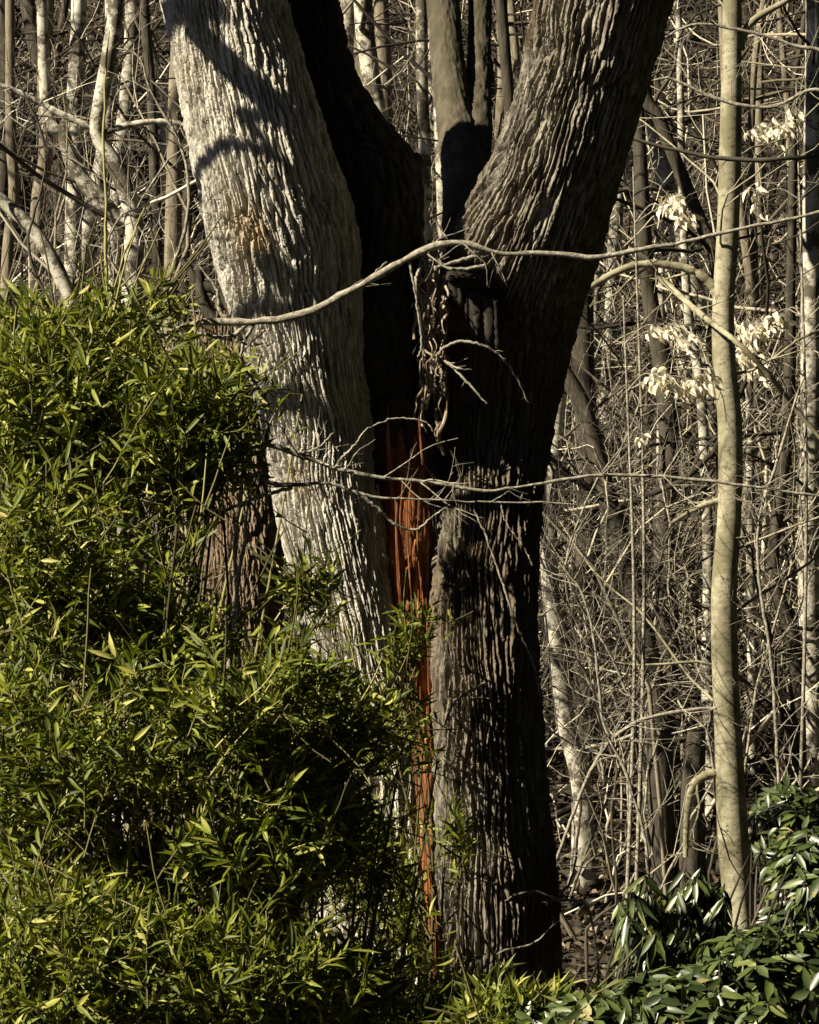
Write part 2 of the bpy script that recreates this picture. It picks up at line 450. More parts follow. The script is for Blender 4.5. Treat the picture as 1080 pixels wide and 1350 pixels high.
# short spur from the middle stem towards the gap
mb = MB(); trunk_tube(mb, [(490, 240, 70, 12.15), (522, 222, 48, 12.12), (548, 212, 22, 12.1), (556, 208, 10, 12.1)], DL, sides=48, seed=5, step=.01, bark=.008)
mb.build('branch_stub', M['shade_toned_bark'], big)
# split red wood
mb = MB()
trunk_tube(mb, [(514, 490, 30, 12.2), (524, 540, 54, 12.16), (532, 600, 78, 12.12), (538, 700, 78, 12.1), (543, 800, 62, 12.08), (550, 900, 44, 12.04), (557, 980, 30, 12.0), (565, 1080, 24, 11.96), (571, 1180, 18, 11.94), (577, 1290, 16, 11.94)],
           DL, sides=160, seed=15, step=.006, bark=.012, cell=(.022, .6), lump=.12, fine=.0015, sharp=.6)
mb.build('exposed_wood', M['red_wood'], big)
mb = MB()
rs = random.Random(3)
for i in range(26):
    y0 = rs.uniform(520, 980); c_ = 534 + (y0 - 560) * .055 + rs.uniform(-24, 30) * (1 - (y0 - 520) / 700); ln = rs.uniform(50, 190); w_ = rs.uniform(2, 5)
    dd_ = 11.99 - .02 * rs.random()
    trunk_tube(mb, [(c_, y0, .8, dd_), (c_ + rs.uniform(-3, 3), y0 + ln * .4, w_, dd_), (c_ + ln * .05, y0 + ln, w_ * 1.3, dd_ + .04)], dd_, sides=6, seed=i, step=.02, lump=.5)
mb.build('splinters', M['red_wood'], big, smooth=False)
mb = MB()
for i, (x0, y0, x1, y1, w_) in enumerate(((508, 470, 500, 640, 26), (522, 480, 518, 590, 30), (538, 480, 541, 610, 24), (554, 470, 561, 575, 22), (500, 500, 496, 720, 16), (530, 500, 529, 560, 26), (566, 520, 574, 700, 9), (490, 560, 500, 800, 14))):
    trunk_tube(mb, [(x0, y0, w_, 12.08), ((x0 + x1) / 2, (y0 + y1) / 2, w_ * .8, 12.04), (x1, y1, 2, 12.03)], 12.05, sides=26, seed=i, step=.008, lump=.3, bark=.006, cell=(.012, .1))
mb.build('torn_bark', M['shade_toned_bark'], big, smooth=False)
# rear grey stem with its fork
mb = MB()
trunk_tube(mb, [(572, -150, 44, 12.9), (584, 0, 42, 12.8), (592, 90, 44, 12.7), (603, 170, 50, 12.6), (616, 240, 66, 12.45), (622, 300, 78, 12.3), (625, 370, 80, 12.2), (622, 440, 60, 12.2)], 12.6, sides=80, seed=8, step=.012, bark=.003, cell=(.05, .1), lump=.08)
tag(mb.build('stem', M['grey_bark'], big), 'slender greenish grey rear stem')
mb = MB()
trunk_tube(mb, [(630, -150, 27, 12.95), (633, 0, 28, 12.85), (631, 90, 30, 12.75), (626, 170, 42, 12.62), (622, 240, 50, 12.48)], 12.6, sides=60, seed=9, step=.012, bark=.003, cell=(.05, .1), lump=.08)
mb.build('limb', M['grey_bark'], big)
# collar where the right stem leaves, and the dead hooked stub below it
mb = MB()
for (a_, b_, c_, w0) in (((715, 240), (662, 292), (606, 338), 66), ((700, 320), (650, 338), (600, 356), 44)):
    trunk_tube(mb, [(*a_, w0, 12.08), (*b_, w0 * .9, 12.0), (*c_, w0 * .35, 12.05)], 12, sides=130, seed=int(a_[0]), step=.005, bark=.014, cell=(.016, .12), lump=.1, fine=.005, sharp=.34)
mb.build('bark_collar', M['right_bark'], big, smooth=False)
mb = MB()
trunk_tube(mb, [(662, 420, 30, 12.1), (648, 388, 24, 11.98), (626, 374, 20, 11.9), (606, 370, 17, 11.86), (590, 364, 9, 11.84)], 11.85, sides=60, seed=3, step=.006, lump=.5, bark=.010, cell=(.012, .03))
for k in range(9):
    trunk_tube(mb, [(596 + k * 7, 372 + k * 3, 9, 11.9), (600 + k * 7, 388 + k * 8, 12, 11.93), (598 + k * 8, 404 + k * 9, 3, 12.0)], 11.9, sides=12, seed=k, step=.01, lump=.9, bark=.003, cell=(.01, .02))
mb.build('dead_stub', M['shade_toned_bark'], big)
# peeling shreds and old ivy-like stalk in the crotch
mb = MB()
rs = random.Random(9)
for k in range(60):
    x0 = rs.uniform(550, 588); y0 = rs.uniform(290, 500); ln = rs.uniform(30, 120); w_ = rs.uniform(1.2, 4.5)
    q = [(x0 + rs.uniform(-8, 8) * (m_ > 0), y0 + ln * m_ / 5, w_ * (.3 + rs.random()), 11.98 + rs.uniform(-.09, .05)) for m_ in range(6)]
    trunk_tube(mb, q, 11.9, sides=6, seed=k + 40, step=.01, lump=.3)
tag(mb.build('shredded_bark', M['stump_bark'], big, smooth=False), 'pale shredded bark hanging in the crotch')
# upper limbs of the big tree, out of the frame above
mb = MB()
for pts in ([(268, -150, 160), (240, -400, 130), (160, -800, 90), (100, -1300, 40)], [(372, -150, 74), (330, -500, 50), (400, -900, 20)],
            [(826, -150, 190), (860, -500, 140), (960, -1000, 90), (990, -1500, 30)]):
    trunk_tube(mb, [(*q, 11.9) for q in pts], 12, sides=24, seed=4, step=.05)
mb.build('crown', M['shade_toned_bark'], big)

# ------------------------------------------------------------------ bare trees behind
def bare_tree(pts, d, mat, label, group=None, seed=0, limbs=8, Ll=(1.0, 2.4), sides=18, name='bare_tree', twigm='twig', extra=None, up=True, tw=4, lump=.12, hmin=.6, noext=False, rfac=.32):
    r = np.random.default_rng(1000 + seed)
    pts = [tuple(q) for q in pts]
    # extend to the ground
    last = pts[-1]; dl = last[3] if len(last) > 3 else d
    pl = P(last[0], last[1], dl)
    g = float(G(pl[0], pl[1])) - .15
    full = list(pts)
    S = 4800 / dl
    if not noext and pl[2] > g + .1:
        full.append((last[0] + (4 if seed % 2 else -4), last[1] + (pl[2] - g) * S, last[2] * 1.15, dl))
    if up:
        f0, f1 = full[0], full[1]
        d0 = f0[3] if len(f0) > 3 else d
        full.insert(0, (f0[0] + (f0[0] - f1[0]) * .6, f0[1] - 260 - 3 * abs(f0[1] - f1[1]) * .3, f0[2] * .7, d0))
    gl = (P(full[-1][0], full[-1][1], dl)); gl[2] = float(G(gl[0], gl[1]))
    root = empty(name, gl, label, 'tree', group)
    mb = MB(); path, rad = trunk_tube(mb, full, d, sides=sides, seed=seed, step=.05, lump=lump, flare=.35)
    mb.build('trunk', M[mat], root)
    mb = MB()
    z0 = gl[2]
    ok = np.where(path[:, 2] > z0 + hmin)[0]
    if limbs and len(ok):
        k = r.choice(ok, limbs)
        st = path[k]; dr = r.normal(size=(limbs, 3)) * np.array((1, .8, .25)); dr[:, 2] += .35
        L = Ll[0] + (Ll[1] - Ll[0]) * r.random(limbs)
        w = walk(st, dr, L, 10, .16, .03, r)
        rr = (rad[k] * (rfac * (.6 + .6 * r.random(limbs))))[:, None] * np.linspace(1, .3, 10)[None]
        rr = np.maximum(rr, .004)
        tubes(mb, w, rr, 6)
        side_twigs(mb, w, rr, tw, (.3, 1.1), r, .22, .03, .6, 3, .2, 6, 2)
    if extra:
        for e in extra:
            rows = np.array([(*P(q[0], q[1], q[3] if len(q) > 3 else d), PX(q[2], d) / 2) for q in e])
            sp = smooth_path(rows, 14 * max(2, len(e) - 1))
            m2 = MB(); tubes(m2, sp[:, :3], sp[:, 3] * (1 + .08 * r.normal(size=len(sp))), 10)
            side_twigs(m2, sp[None, :, :3], np.maximum(sp[None, :, 3] * .6, .003), 5, (.1, .5), r, .2, .03, .6, 4, .1, 6, 2)
            m2.build('limb', M[mat], root)
    if mb.n: mb.build('crown', M[mat if mat in ('beech_bark',) else twigm], root)
    return root

# the nearer ones one can tell apart, from the photograph
bare_tree([(966, -20, 25), (964, 150, 28), (960, 300, 29), (954, 400, 29), (955, 480, 31), (962, 560, 32), (962, 680, 32), (955, 780, 34), (957, 900, 36), (962, 1000, 38), (968, 1120, 40), (976, 1215, 41)], 16.5, 'beech_bark',
          'smooth yellowish young beech trunk with faint rings, tallest in the right part of the woods', seed=1, limbs=16, rfac=.15, sides=40, lump=.06, name='beech_tree', Ll=(.8, 1.6), up=True, noext=False,
          extra=[[(850, 348, 8), (880, 375, 8), (925, 415, 8, 16.2), (970, 450, 7, 15.9), (1010, 490, 7, 15.9), (1050, 540, 6, 16), (1100, 600, 4, 16)],
                 [(950, 400, 13), (935, 372, 12), (905, 354, 11), (850, 348, 10), (810, 360, 9), (770, 384, 8), (745, 400, 5)],
                 [(955, 1025, 13), (938, 1020, 12), (915, 1035, 12), (906, 1075, 9), (904, 1130, 7)],
                 [(962, 660, 9), (940, 662, 9), (915, 672, 7), (885, 690, 5)],
                 [(975, 60, 11), (990, 30, 10), (1030, 5, 8), (1080, -20, 7)]])
bare_tree([(1072, 0, 20), (1071, 200, 24), (1069, 400, 25), (1069, 550, 26), (1066, 700, 27), (1068, 850, 28), (1070, 1000, 28)], 19, 'pale_bark', 'straight pale grey trunk at the right edge beyond the beech', seed=2, limbs=14, rfac=.2, sides=28)
bare_tree([(738, 480, 20), (733, 560, 21), (727, 640, 22), (724, 720, 23), (728, 800, 24), (738, 880, 25), (748, 960, 25), (766, 1040, 27)], 18.5, 'pale_bark', 'slim mottled trunk with a bent base close behind the dark right stem', seed=3, limbs=16, rfac=.2, sides=28, up=True,
          extra=[[(730, 700, 7), (722, 680, 7), (705, 652, 6), (668, 638, 5), (644, 642, 5), (634, 662, 4)], [(768, 700, 8), (752, 682, 8), (735, 655, 7), (728, 642, 6)]])
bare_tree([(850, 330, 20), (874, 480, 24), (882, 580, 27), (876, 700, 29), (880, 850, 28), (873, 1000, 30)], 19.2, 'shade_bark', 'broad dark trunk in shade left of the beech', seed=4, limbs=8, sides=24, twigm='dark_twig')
bare_tree([(905, 380, 12), (922, 500, 14), (930, 620, 15), (934, 760, 16), (932, 900, 16), (938, 1020, 17), (938, 1110, 18)], 20, 'pale_bark', 'pale slender trunk hugging the beech on its left', seed=5, limbs=6, sides=20)
bare_tree([(870, 700, 12), (866, 800, 14), (860, 900, 15), (854, 1000, 15), (848, 1120, 16)], 19.5, 'pale_bark', 'thin pale stem standing over the dark rhododendron', seed=6, limbs=5, sides=18)
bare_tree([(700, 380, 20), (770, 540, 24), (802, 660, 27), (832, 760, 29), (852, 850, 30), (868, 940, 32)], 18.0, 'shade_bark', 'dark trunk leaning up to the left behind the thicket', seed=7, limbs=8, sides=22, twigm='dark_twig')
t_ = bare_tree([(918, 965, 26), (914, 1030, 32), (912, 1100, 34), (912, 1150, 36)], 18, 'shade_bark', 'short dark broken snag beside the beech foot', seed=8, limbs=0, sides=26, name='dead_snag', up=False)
bare_tree([(990, 780, 12), (993, 900, 14), (992, 1000, 15), (995, 1090, 16)], 21, 'pale_bark', 'thin pale mottled trunk just right of the beech', seed=9, limbs=6, sides=18)
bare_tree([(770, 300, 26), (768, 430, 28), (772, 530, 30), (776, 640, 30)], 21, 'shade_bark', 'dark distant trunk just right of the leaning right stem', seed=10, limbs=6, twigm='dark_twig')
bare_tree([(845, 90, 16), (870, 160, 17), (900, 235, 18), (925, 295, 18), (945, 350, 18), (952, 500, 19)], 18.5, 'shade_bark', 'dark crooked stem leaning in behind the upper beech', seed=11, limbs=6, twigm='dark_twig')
bare_tree([(1000, 380, 14), (996, 500, 15), (1004, 620, 16), (1000, 740, 17)], 27, 'brown_bark', 'brown slim trunk between the beech and the edge trunk', seed=12, limbs=7)
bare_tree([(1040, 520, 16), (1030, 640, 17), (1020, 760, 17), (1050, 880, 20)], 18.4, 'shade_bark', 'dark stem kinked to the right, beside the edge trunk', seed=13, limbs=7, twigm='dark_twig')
# left side
bare_tree([(154, -20, 20), (146, 60, 20), (134, 130, 20), (128, 175, 18), (150, 215, 22), (168, 255, 24), (178, 310, 25), (177, 380, 25), (172, 470, 26)], 17, 'pale_bark', 'crooked pale sunlit tree with a sharp bend, in the upper left', seed=14, limbs=5, sides=26, tw=3,
          extra=[[(128, 178, 9), (170, 165, 9), (215, 160, 7), (255, 168, 4)], [(125, 170, 10), (80, 150, 9), (40, 128, 7), (0, 112, 6), (-30, 108, 5)]])
bare_tree([(62, 140, 16), (82, 172, 18), (100, 225, 20), (130, 262, 22), (160, 300, 22), (176, 345, 22)], 17.3, 'pale_bark', 'short pale limb-like tree leaning right into the crooked one', seed=15, limbs=4, sides=20, up=True, tw=3)
bare_tree([(-50, 210, 15), (0, 262, 17), (40, 300, 18), (70, 345, 19), (94, 400, 20), (115, 460, 20), (125, 560, 22)], 16.3, 'pale_bark', 'pale branching trunk slanting in from the left edge above the green shrub', seed=16, limbs=4, sides=22, up=False, tw=3)
bare_tree([(236, 0, 18), (232, 120, 20), (230, 240, 21), (228, 350, 22), (226, 480, 22)], 19, 'brown_bark', 'upright brown trunk just left of the big pale stem', seed=17, limbs=6, sides=22)
bare_tree([(104, -20, 20), (100, 100, 22), (98, 200, 22), (96, 330, 22)], 24, 'pale_bark', 'mottled pale trunk behind the crooked tree', seed=18, limbs=8)
bare_tree([(62, -20, 18), (58, 100, 18), (60, 200, 20), (48, 330, 20)], 26, 'brown_bark', 'greyish brown trunk near the upper left corner', seed=19, limbs=8)
bare_tree([(14, 150, 14), (18, 260, 15), (8, 400, 16)], 22, 'brown_bark', 'thin brown trunk at the left edge', seed=20, limbs=7)
bare_tree([(190, -20, 12), (200, 120, 13), (204, 240, 14), (208, 400, 14)], 23, 'shade_bark', 'dark thin stem between the crooked tree and the big pale stem', seed=27, limbs=6, twigm='dark_twig')
# seen through the crotch
bare_tree([(556, -20, 15), (557, 100, 16), (560, 200, 17), (556, 300, 17), (562, 380, 18)], 20, 'pale_bark', 'white mottled trunk seen through the gap between the big stems', seed=21, limbs=4, sides=22)
bare_tree([(478, -20, 24), (486, 80, 25), (500, 160, 26), (506, 240, 26)], 24, 'pale_bark', 'pale patchy trunk behind the top of the black middle stem', seed=22, limbs=6)
bare_tree([(662, -20, 14), (664, 100, 15), (660, 220, 16)], 27, 'brown_bark', 'brown trunk in the gap beside the right stem', seed=23, limbs=6)
# thick old trunk just behind the big tree on the left
root = empty('weathered_tree', (*P(312, 1200, 14.0)[:2], float(G(P(312, 1200, 14.0)[0], 2))), 'thick weathered brown trunk half hidden behind the pale left stem and the green shrub', 'tree')
mb = MB(); trunk_tube(mb, [(296, 425, 84, 14.3), (300, 520, 94, 14.2), (312, 640, 104, 14.1), (316, 760, 108, 14), (318, 900, 116, 14), (320, 1230, 150, 14)], 14, sides=300, seed=61, step=.006, bark=.014, cell=(.017, .12), lump=.06, fine=.006, sharp=.45)
mb.build('trunk', M['old_bark'], root, smooth=False)
mb = MB()
for k, pts in enumerate(([(300, 440, 22), (270, 400, 16), (262, 350, 10)], [(320, 470, 24), (300, 395, 14), (262, 372, 12), (240, 340, 8)], [(330, 450, 20), (345, 400, 12)])):
    trunk_tube(mb, [(*q, 14.2) for q in pts], 14.2, sides=16, seed=k, step=.02, lump=.3)
mb.build('branches', M['shade_bark'], root)

# further trees filling the slope
r = np.random.default_rng(77)
GL = {'pale_bark': 'distant pale bare trunk deep in the woods on the slope', 'brown_bark': 'distant brown bare trunk deep in the woods on the slope', 'shade_bark': 'distant dark bare trunk deep in the woods on the slope'}
for i in range(64):
    d_ = 24 + 20 * r.random()
    px = -160 + 1400 * (i + r.random()) / 64 if i < 52 else r.uniform(700, 1080)
    gz = float(G(P(px, 0, d_)[0], d_ - 12)); S = 4800 / d_
    pyb = 675 + (CAM_Z - gz) * S
    w = (10 + 20 * r.random() ** 1.5) * 26 / d_ * (1 if d_ < 34 else 1.2)
    lean = r.normal() * 110
    mat = ['pale_bark', 'brown_bark', 'shade_bark'][int(r.choice(3, p=[.27, .38, .35]))]
    top = pyb - 7.5 * S
    pts = [(px + lean + r.normal() * 8, top, w * .6)]
    for f in (.25, .5, .75):
        pts.append((px + lean * (1 - f) + r.normal() * 20, top + (pyb - top) * f, w * (.6 + .4 * f)))
    pts.append((px, pyb + 10, w))
    bare_tree(pts, d_, mat, GL[mat], group=GL[mat].replace('distant ', '').replace('trunk', 'trunks'), seed=200 + i, limbs=9, Ll=(1.0, 3.0), sides=12, up=False, noext=True,
              twigm='dark_twig' if mat == 'shade_bark' or r.random() < .3 else 'twig', tw=4, rfac=.28)

for i in range(14):  # unseen trees, added so their limbs throw streaky shade over the slope
    d_ = 17.5 + 1.5 * i
    X_ = -(d_ * .135 + r.uniform(.8, 3.5)); S = 4800 / d_; px = 540 + X_ * S
    pyb = 675 + (CAM_Z - float(G(X_, d_ - 12))) * S; w = r.uniform(.16, .34) * S
    bare_tree([(px + r.normal() * 60, pyb - 8 * S, w * .5), (px + r.normal() * 25, pyb - 4 * S, w * .8), (px, pyb + 10, w)], d_, 'brown_bark', 'unseen bare brown tree added left of the picture to cast streaky shade',
              group='added shade-casting bare trees left of the picture', seed=400 + i, limbs=14, Ll=(1.2, 3.2), sides=12, up=False, noext=True, twigm='dark_twig', tw=5, rfac=.3)

# ------------------------------------------------------------------ bare branches crossing in front
def sapling(pts, d, label, seed, mat='bare_branch', name='bare_sapling', per=6, Lr=(.1, .5), ground=True, lump=.12, gx=None, group=None, kids=None, kink_a=.006):
    """a thin bare tree: stem from the ground, then the arching branch traced in pts (px,py,w[,d])"""
    r = np.random.default_rng(3000 + seed)
    p0 = P(pts[0][0], pts[0][1], pts[0][3] if len(pts[0]) > 3 else d)
    g = np.array(((gx if gx is not None else p0[0] - .10), p0[1] + .05, 0)); g[2] = float(G(g[0], g[1]))
    root = empty(name, g, label, 'sapling', group)
    rows = [(*P(q[0], q[1], q[3] if len(q) > 3 else d), PX(q[2], d) / 2 * .70) for q in pts]
    w0 = rows[0][3]
    if ground:
        mid = g * .45 + p0 * .55
        rows = [(*g - np.array((0, 0, .1)), w0 * 1.6), (*mid, w0 * 1.25)] + rows
        rows = [tuple(x) for x in rows]
    rows = np.array(rows, float)
    n = int(np.linalg.norm(np.diff(rows[:, :3], axis=0), axis=1).sum() / .035)
    sp = smooth_path(rows, n)
    kink = r.normal(size=(n, 3)) * .0010 + kink_a * np.stack([np.interp(np.arange(n), np.arange(0, n + 6, 5), r.normal(size=len(np.arange(0, n + 6, 5)))) for _ in range(3)], 1)
    path = sp[:, :3] + kink; rad = np.maximum(sp[:, 3], .0012) * (1 + lump * r.normal(size=n))
    mb = MB(); tubes(mb, path, rad, 10)
    if per: side_twigs(mb, path[None], np.minimum(rad, .006)[None], int(per * 1.8), Lr, r, .16, .02, .5, 5, .35 if ground else .05, 8, 2)
    if kids:
        for k in kids:
            rw = np.array([(*P(q[0], q[1], q[3] if len(q) > 3 else d), PX(q[2], d) / 2) for q in k])
            s2 = smooth_path(rw, 12 * (len(k) - 1)); s2[:, :3] += r.normal(size=(len(s2), 3)) * .0012
            m2 = MB(); tubes(m2, s2[:, :3], np.maximum(s2[:, 3], .0012), 8); m2.build('side_branch', M[mat], root)
    mb.build('stem', M[mat], root)
    return root

sapling([(175, 480, 14), (218, 446, 12), (270, 428, 13), (335, 426, 14), (400, 415, 15), (460, 388, 15), (520, 352, 14), (570, 326, 13), (610, 323, 11), (650, 333, 10), (720, 336, 10), (790, 342, 10), (860, 325, 9), (950, 305, 7), (1080, 280, 6), (1150, 270, 4)], 11.0,
        'longest bare grey branch arching right across all the stems below the crotch', 1, per=9, Lr=(.08, .4),
        kids=[[(310, 428, 7), (290, 410, 6), (285, 380, 4), (262, 350, 3)], [(330, 425, 6), (300, 445, 6), (260, 440, 4), (222, 452, 3)], [(640, 333, 6), (600, 345, 5), (575, 352, 4)], [(575, 345, 5), (600, 355, 5), (640, 350, 4)],
              [(450, 392, 4), (480, 372, 3), (510, 345, 2)], [(540, 345, 4), (548, 390, 3), (556, 450, 3), (552, 470, 2)], [(335, 426, 5), (318, 470, 4), (345, 520, 4), (352, 560, 3)]])
sapling([(318, 640, 8), (345, 588, 9), (400, 604, 11), (440, 619, 9), (500, 629, 7), (580, 640, 7), (640, 646, 6), (720, 636, 6), (800, 626, 6), (930, 636, 6), (1010, 645, 5), (1090, 655, 4), (1150, 660, 3)], 10.9,
        'thin pale branch running almost level across the red wood', 2, per=9, Lr=(.08, .4),
        kids=[[(440, 619, 5), (455, 600, 4), (470, 585, 3), (484, 566, 2), (520, 552, 2), (560, 556, 2), (575, 575, 2)], [(390, 600, 5), (420, 590, 3), (440, 570, 2)]])
sapling([(322, 690, 7), (337, 622, 8), (355, 638, 9), (385, 643, 8), (430, 637, 6), (470, 648, 6), (500, 655, 5), (560, 658, 4), (640, 662, 4), (720, 663, 3), (760, 668, 2)], 10.85,
        'lower thin branch just under the level pale one, crossing the red wood', 3, per=7, Lr=(.06, .35),
        kids=[[(470, 648, 5), (500, 672, 4), (520, 690, 4), (548, 698, 3), (572, 680, 3), (590, 668, 2)], [(500, 675, 3), (495, 700, 3), (505, 730, 2), (520, 742, 2)], [(385, 643, 5), (340, 655, 5), (300, 672, 4), (256, 690, 3)],
              [(660, 662, 3), (668, 690, 2), (690, 720, 2), (702, 745, 2)], [(625, 672, 3), (640, 705, 3), (660, 760, 3), (680, 820, 3), (705, 880, 2), (712, 920, 2)]])
sapling([(1130, 330, 10), (1140, 230, 10), (1080, 208, 9), (1010, 212, 9), (950, 210, 9), (900, 198, 8), (850, 188, 7), (820, 180, 6), (790, 160, 4)], 14.5,
        'dark branch reaching in level from the upper right edge', 5, mat='dark_twig', per=10, Lr=(.15, .6), gx=2.1)
sapling([(1130, 180, 9), (1080, 120, 8), (1020, 140, 7), (950, 131, 7), (905, 112, 6), (880, 103, 5), (850, 110, 3)], 15.2,
        'pale branch with fine twigs in the upper right above the dark level one', 6, per=10, Lr=(.15, .6), gx=2.3)
sapling([(1140, 110, 8), (1085, 70, 8), (1050, 62, 7), (1000, 48, 7), (940, 34, 6), (905, 36, 5), (872, 52, 3)], 15.6,
        'topmost pale branch crossing the beech near the upper edge', 7, per=8, Lr=(.15, .6), gx=2.4)
sapling([(725, 1160, 6), (755, 1075, 6), (790, 995, 7), (815, 966, 8), (860, 947, 8), (905, 935, 7), (945, 932, 6)], 15.5,
        'bent bare branch rising beside the dark stem foot towards the beech', 8, per=9, Lr=(.15, .7))
sapling([(140, 480, 6), (140, 400, 6), (138, 300, 6), (139, 200, 5), (141, 90, 4), (143, 40, 2)], 11.3,
        'straight thin orange-brown shoot rising above the green shrub', 9, mat='shoot', per=2, Lr=(.1, .2), gx=-.95)
sapling([(660, 1280, 4), (655, 1255, 4), (700, 1240, 4), (722, 1222, 3)], 11.4, 'small dry twig low against the foot of the dark stem', 10, per=2, Lr=(.05, .15), gx=.28)
sapling([(780, 1240, 5), (770, 1190, 5), (735, 1186, 5), (706, 1176, 4), (672, 1183, 4), (664, 1190, 2)], 11.3, 'pale hooked twig in front of the dark stem near its foot', 11, per=3, Lr=(.05, .2), gx=.6)
for pts in ([(576, 482, 5, 12.0), (582, 462, 4, 11.75), (610, 450, 4, 11.7), (650, 462, 3, 11.7), (680, 495, 3, 11.75), (696, 530, 2, 11.8)], [(574, 468, 5, 11.95), (595, 482, 4, 11.75), (620, 508, 3, 11.7), (642, 532, 2, 11.7)], [(578, 470, 4, 11.95), (600, 484, 3, 11.7), (622, 488, 2, 11.7)],
            [(562, 340, 5, 12.0), (548, 372, 4, 11.8), (556, 430, 4, 11.8), (560, 470, 2, 11.8)], [(640, 900, 4, 11.8), (600, 925, 4, 11.6), (585, 960, 2, 11.6)]):
    rows = np.array([(*P(q[0], q[1], q[3]), PX(q[2], 12) / 2) for q in pts]); sp = smooth_path(rows, 14 * (len(pts) - 1)); sp[:, :3] += rng.normal(size=(len(sp), 3)) * .0012
    mb = MB(); tubes(mb, sp[:, :3], sp[:, 3], 8); side_twigs(mb, sp[None, :, :3], np.maximum(sp[None, :, 3] * .6, .0012), 3, (.04, .14), rng, .2, .03, .6, 4, .3, 6, 1)
    mb.build('twig', M['bare_branch'], big)
sapling([(860, 1240, 6), (840, 1060, 6), (800, 960, 5), (775, 800, 5), (740, 740, 4)], 14.5, 'slim arching sapling between the dark stem and the beech', 13, per=14, Lr=(.2, .8))
sapling([(1030, 1100, 7), (1020, 900, 7), (1000, 700, 6), (1040, 560, 5), (1060, 500, 4)], 15.5, 'slim sapling right of the beech with many side twigs', 14, per=14, Lr=(.2, .8))
sapling([(60, 600, 7), (70, 430, 7), (40, 330, 6), (60, 200, 5), (20, 90, 4)], 14, 'slim dark sapling weaving up at the upper left', 15, mat='dark_twig', per=14, Lr=(.2, .8))
sapling([(250, 500, 6), (222, 400, 6), (250, 240, 6), (200, 120, 5), (185, 75, 4), (155, 64, 3)], 13.6, 'thin pale sapling curling to the left beside the big pale stem', 16, per=8, Lr=(.1, .6))
for k in range(18):
    rr_ = random.Random(k)
    px = rr_.uniform(720, 1090) if k % 3 else rr_.uniform(-20, 240)
    dd_ = rr_.uniform(15.5, 19)
    yb = 1150 if px > 600 else 700
    pts = [(px, yb, 5), (px + rr_.uniform(-60, 60), yb - 200, 5), (px + rr_.uniform(-120, 120), yb - 400, 4), (px + rr_.uniform(-200, 200), yb - 620, 3)]
    sapling(pts, dd_, 'slender bare understory sapling with many crossing twigs in the thicket', 40 + k, mat='bare_branch' if k % 2 else 'dark_twig', per=18, Lr=(.3, 1.1), kink_a=.03, group='slender saplings in the thicket')

# pale dead leaves still hanging on beech twigs
def pale_leaves(clusters, d, label, seed):
    r = np.random.default_rng(seed)
    c0 = P(clusters[0][0], clusters[0][1], d)
    gx = P(clusters[0][0] + (-50 if clusters[0][0] < 950 else 60), 0, d)[0]
    root = empty('leafy_beech_sapling', (gx, d - 12, float(G(gx, d - 12))), label, 'sapling', None)
    clusters = [(a_, b_, c_, e_, int(f_ * 2.6)) for a_, b_, c_, e_, f_ in clusters]
    mb = MB(); lf = MB()
    g = np.array(root.location)
    top = np.array((gx, d - 12, max(P(c[0], c[1], d)[2] for c in clusters) + .15))
    sp = smooth_path(np.array([(*g, .010), (*(g * .5 + top * .5 + np.array((.05, .03, 0))), .008), (*top, .004)]), 30)
    tubes(mb, sp[:, :3], sp[:, 3], 8)
    for (cx, cy, rx, ry, n) in clusters:
        c = P(cx, cy, d + r.normal() * .1)
        k = int(np.clip(np.searchsorted(sp[:, 2], c[2] - .1), 0, 29))
        b_ = smooth_path(np.array([(*sp[k, :3], .004), (*(sp[k, :3] * .5 + c * .5 + np.array((0, 0, .05))), .003), (*c, .002)]), 10)
        tubes(mb, b_[:, :3], b_[:, 3], 6)
        pos = c + r.normal(size=(n, 3)) * np.array((PX(rx, d) * .5, .08, PX(ry, d) * .5))
        tw_ = np.stack((np.repeat(c[None], n, 0), (c + pos) / 2 + np.array((0, 0, .02)), pos), 1)
        tubes(mb, tw_, np.full((n, 3), .0015), 3)
        dr = r.normal(size=(n, 3)) * np.array((.6, .5, .3)) + np.array((.1, 0, -.75))
        upv = np.tile(np.array(SD), (n, 1)) + .3 * r.normal(size=(n, 3))
        leaves(lf, pos, dr, .032 + .028 * r.random(n), .018 + .014 * r.random(n), r, .5, .45, up=upv)
    mb.build('twigs', M['bare_branch'], root)
    lf.build('leaves', M['pale_leaf'], root)
pale_leaves([(872, 500, 22, 14, 16), (900, 510, 24, 14, 18), (928, 505, 18, 18, 14), (852, 578, 6, 6, 2), (880, 435, 22, 12, 12), (905, 445, 16, 12, 9)], 15.8, 'sapling with bleached white dead leaves just left of the beech', 5)
pale_leaves([(885, 265, 16, 10, 12), (905, 285, 18, 12, 13), (880, 275, 10, 10, 6)], 16, 'small sapling with a white leaf spray high left of the beech', 6)
pale_leaves([(990, 430, 22, 18, 16), (1010, 425, 20, 12, 9), (985, 465, 14, 16, 11), (1030, 420, 14, 8, 6), (1000, 490, 12, 14, 7), (1020, 170, 22, 16, 10), (1000, 175, 14, 10, 6), (998, 262, 12, 20, 7), (1045, 150, 14, 12, 6)], 17, 'sapling with bleached white leaves right of the beech', 7)

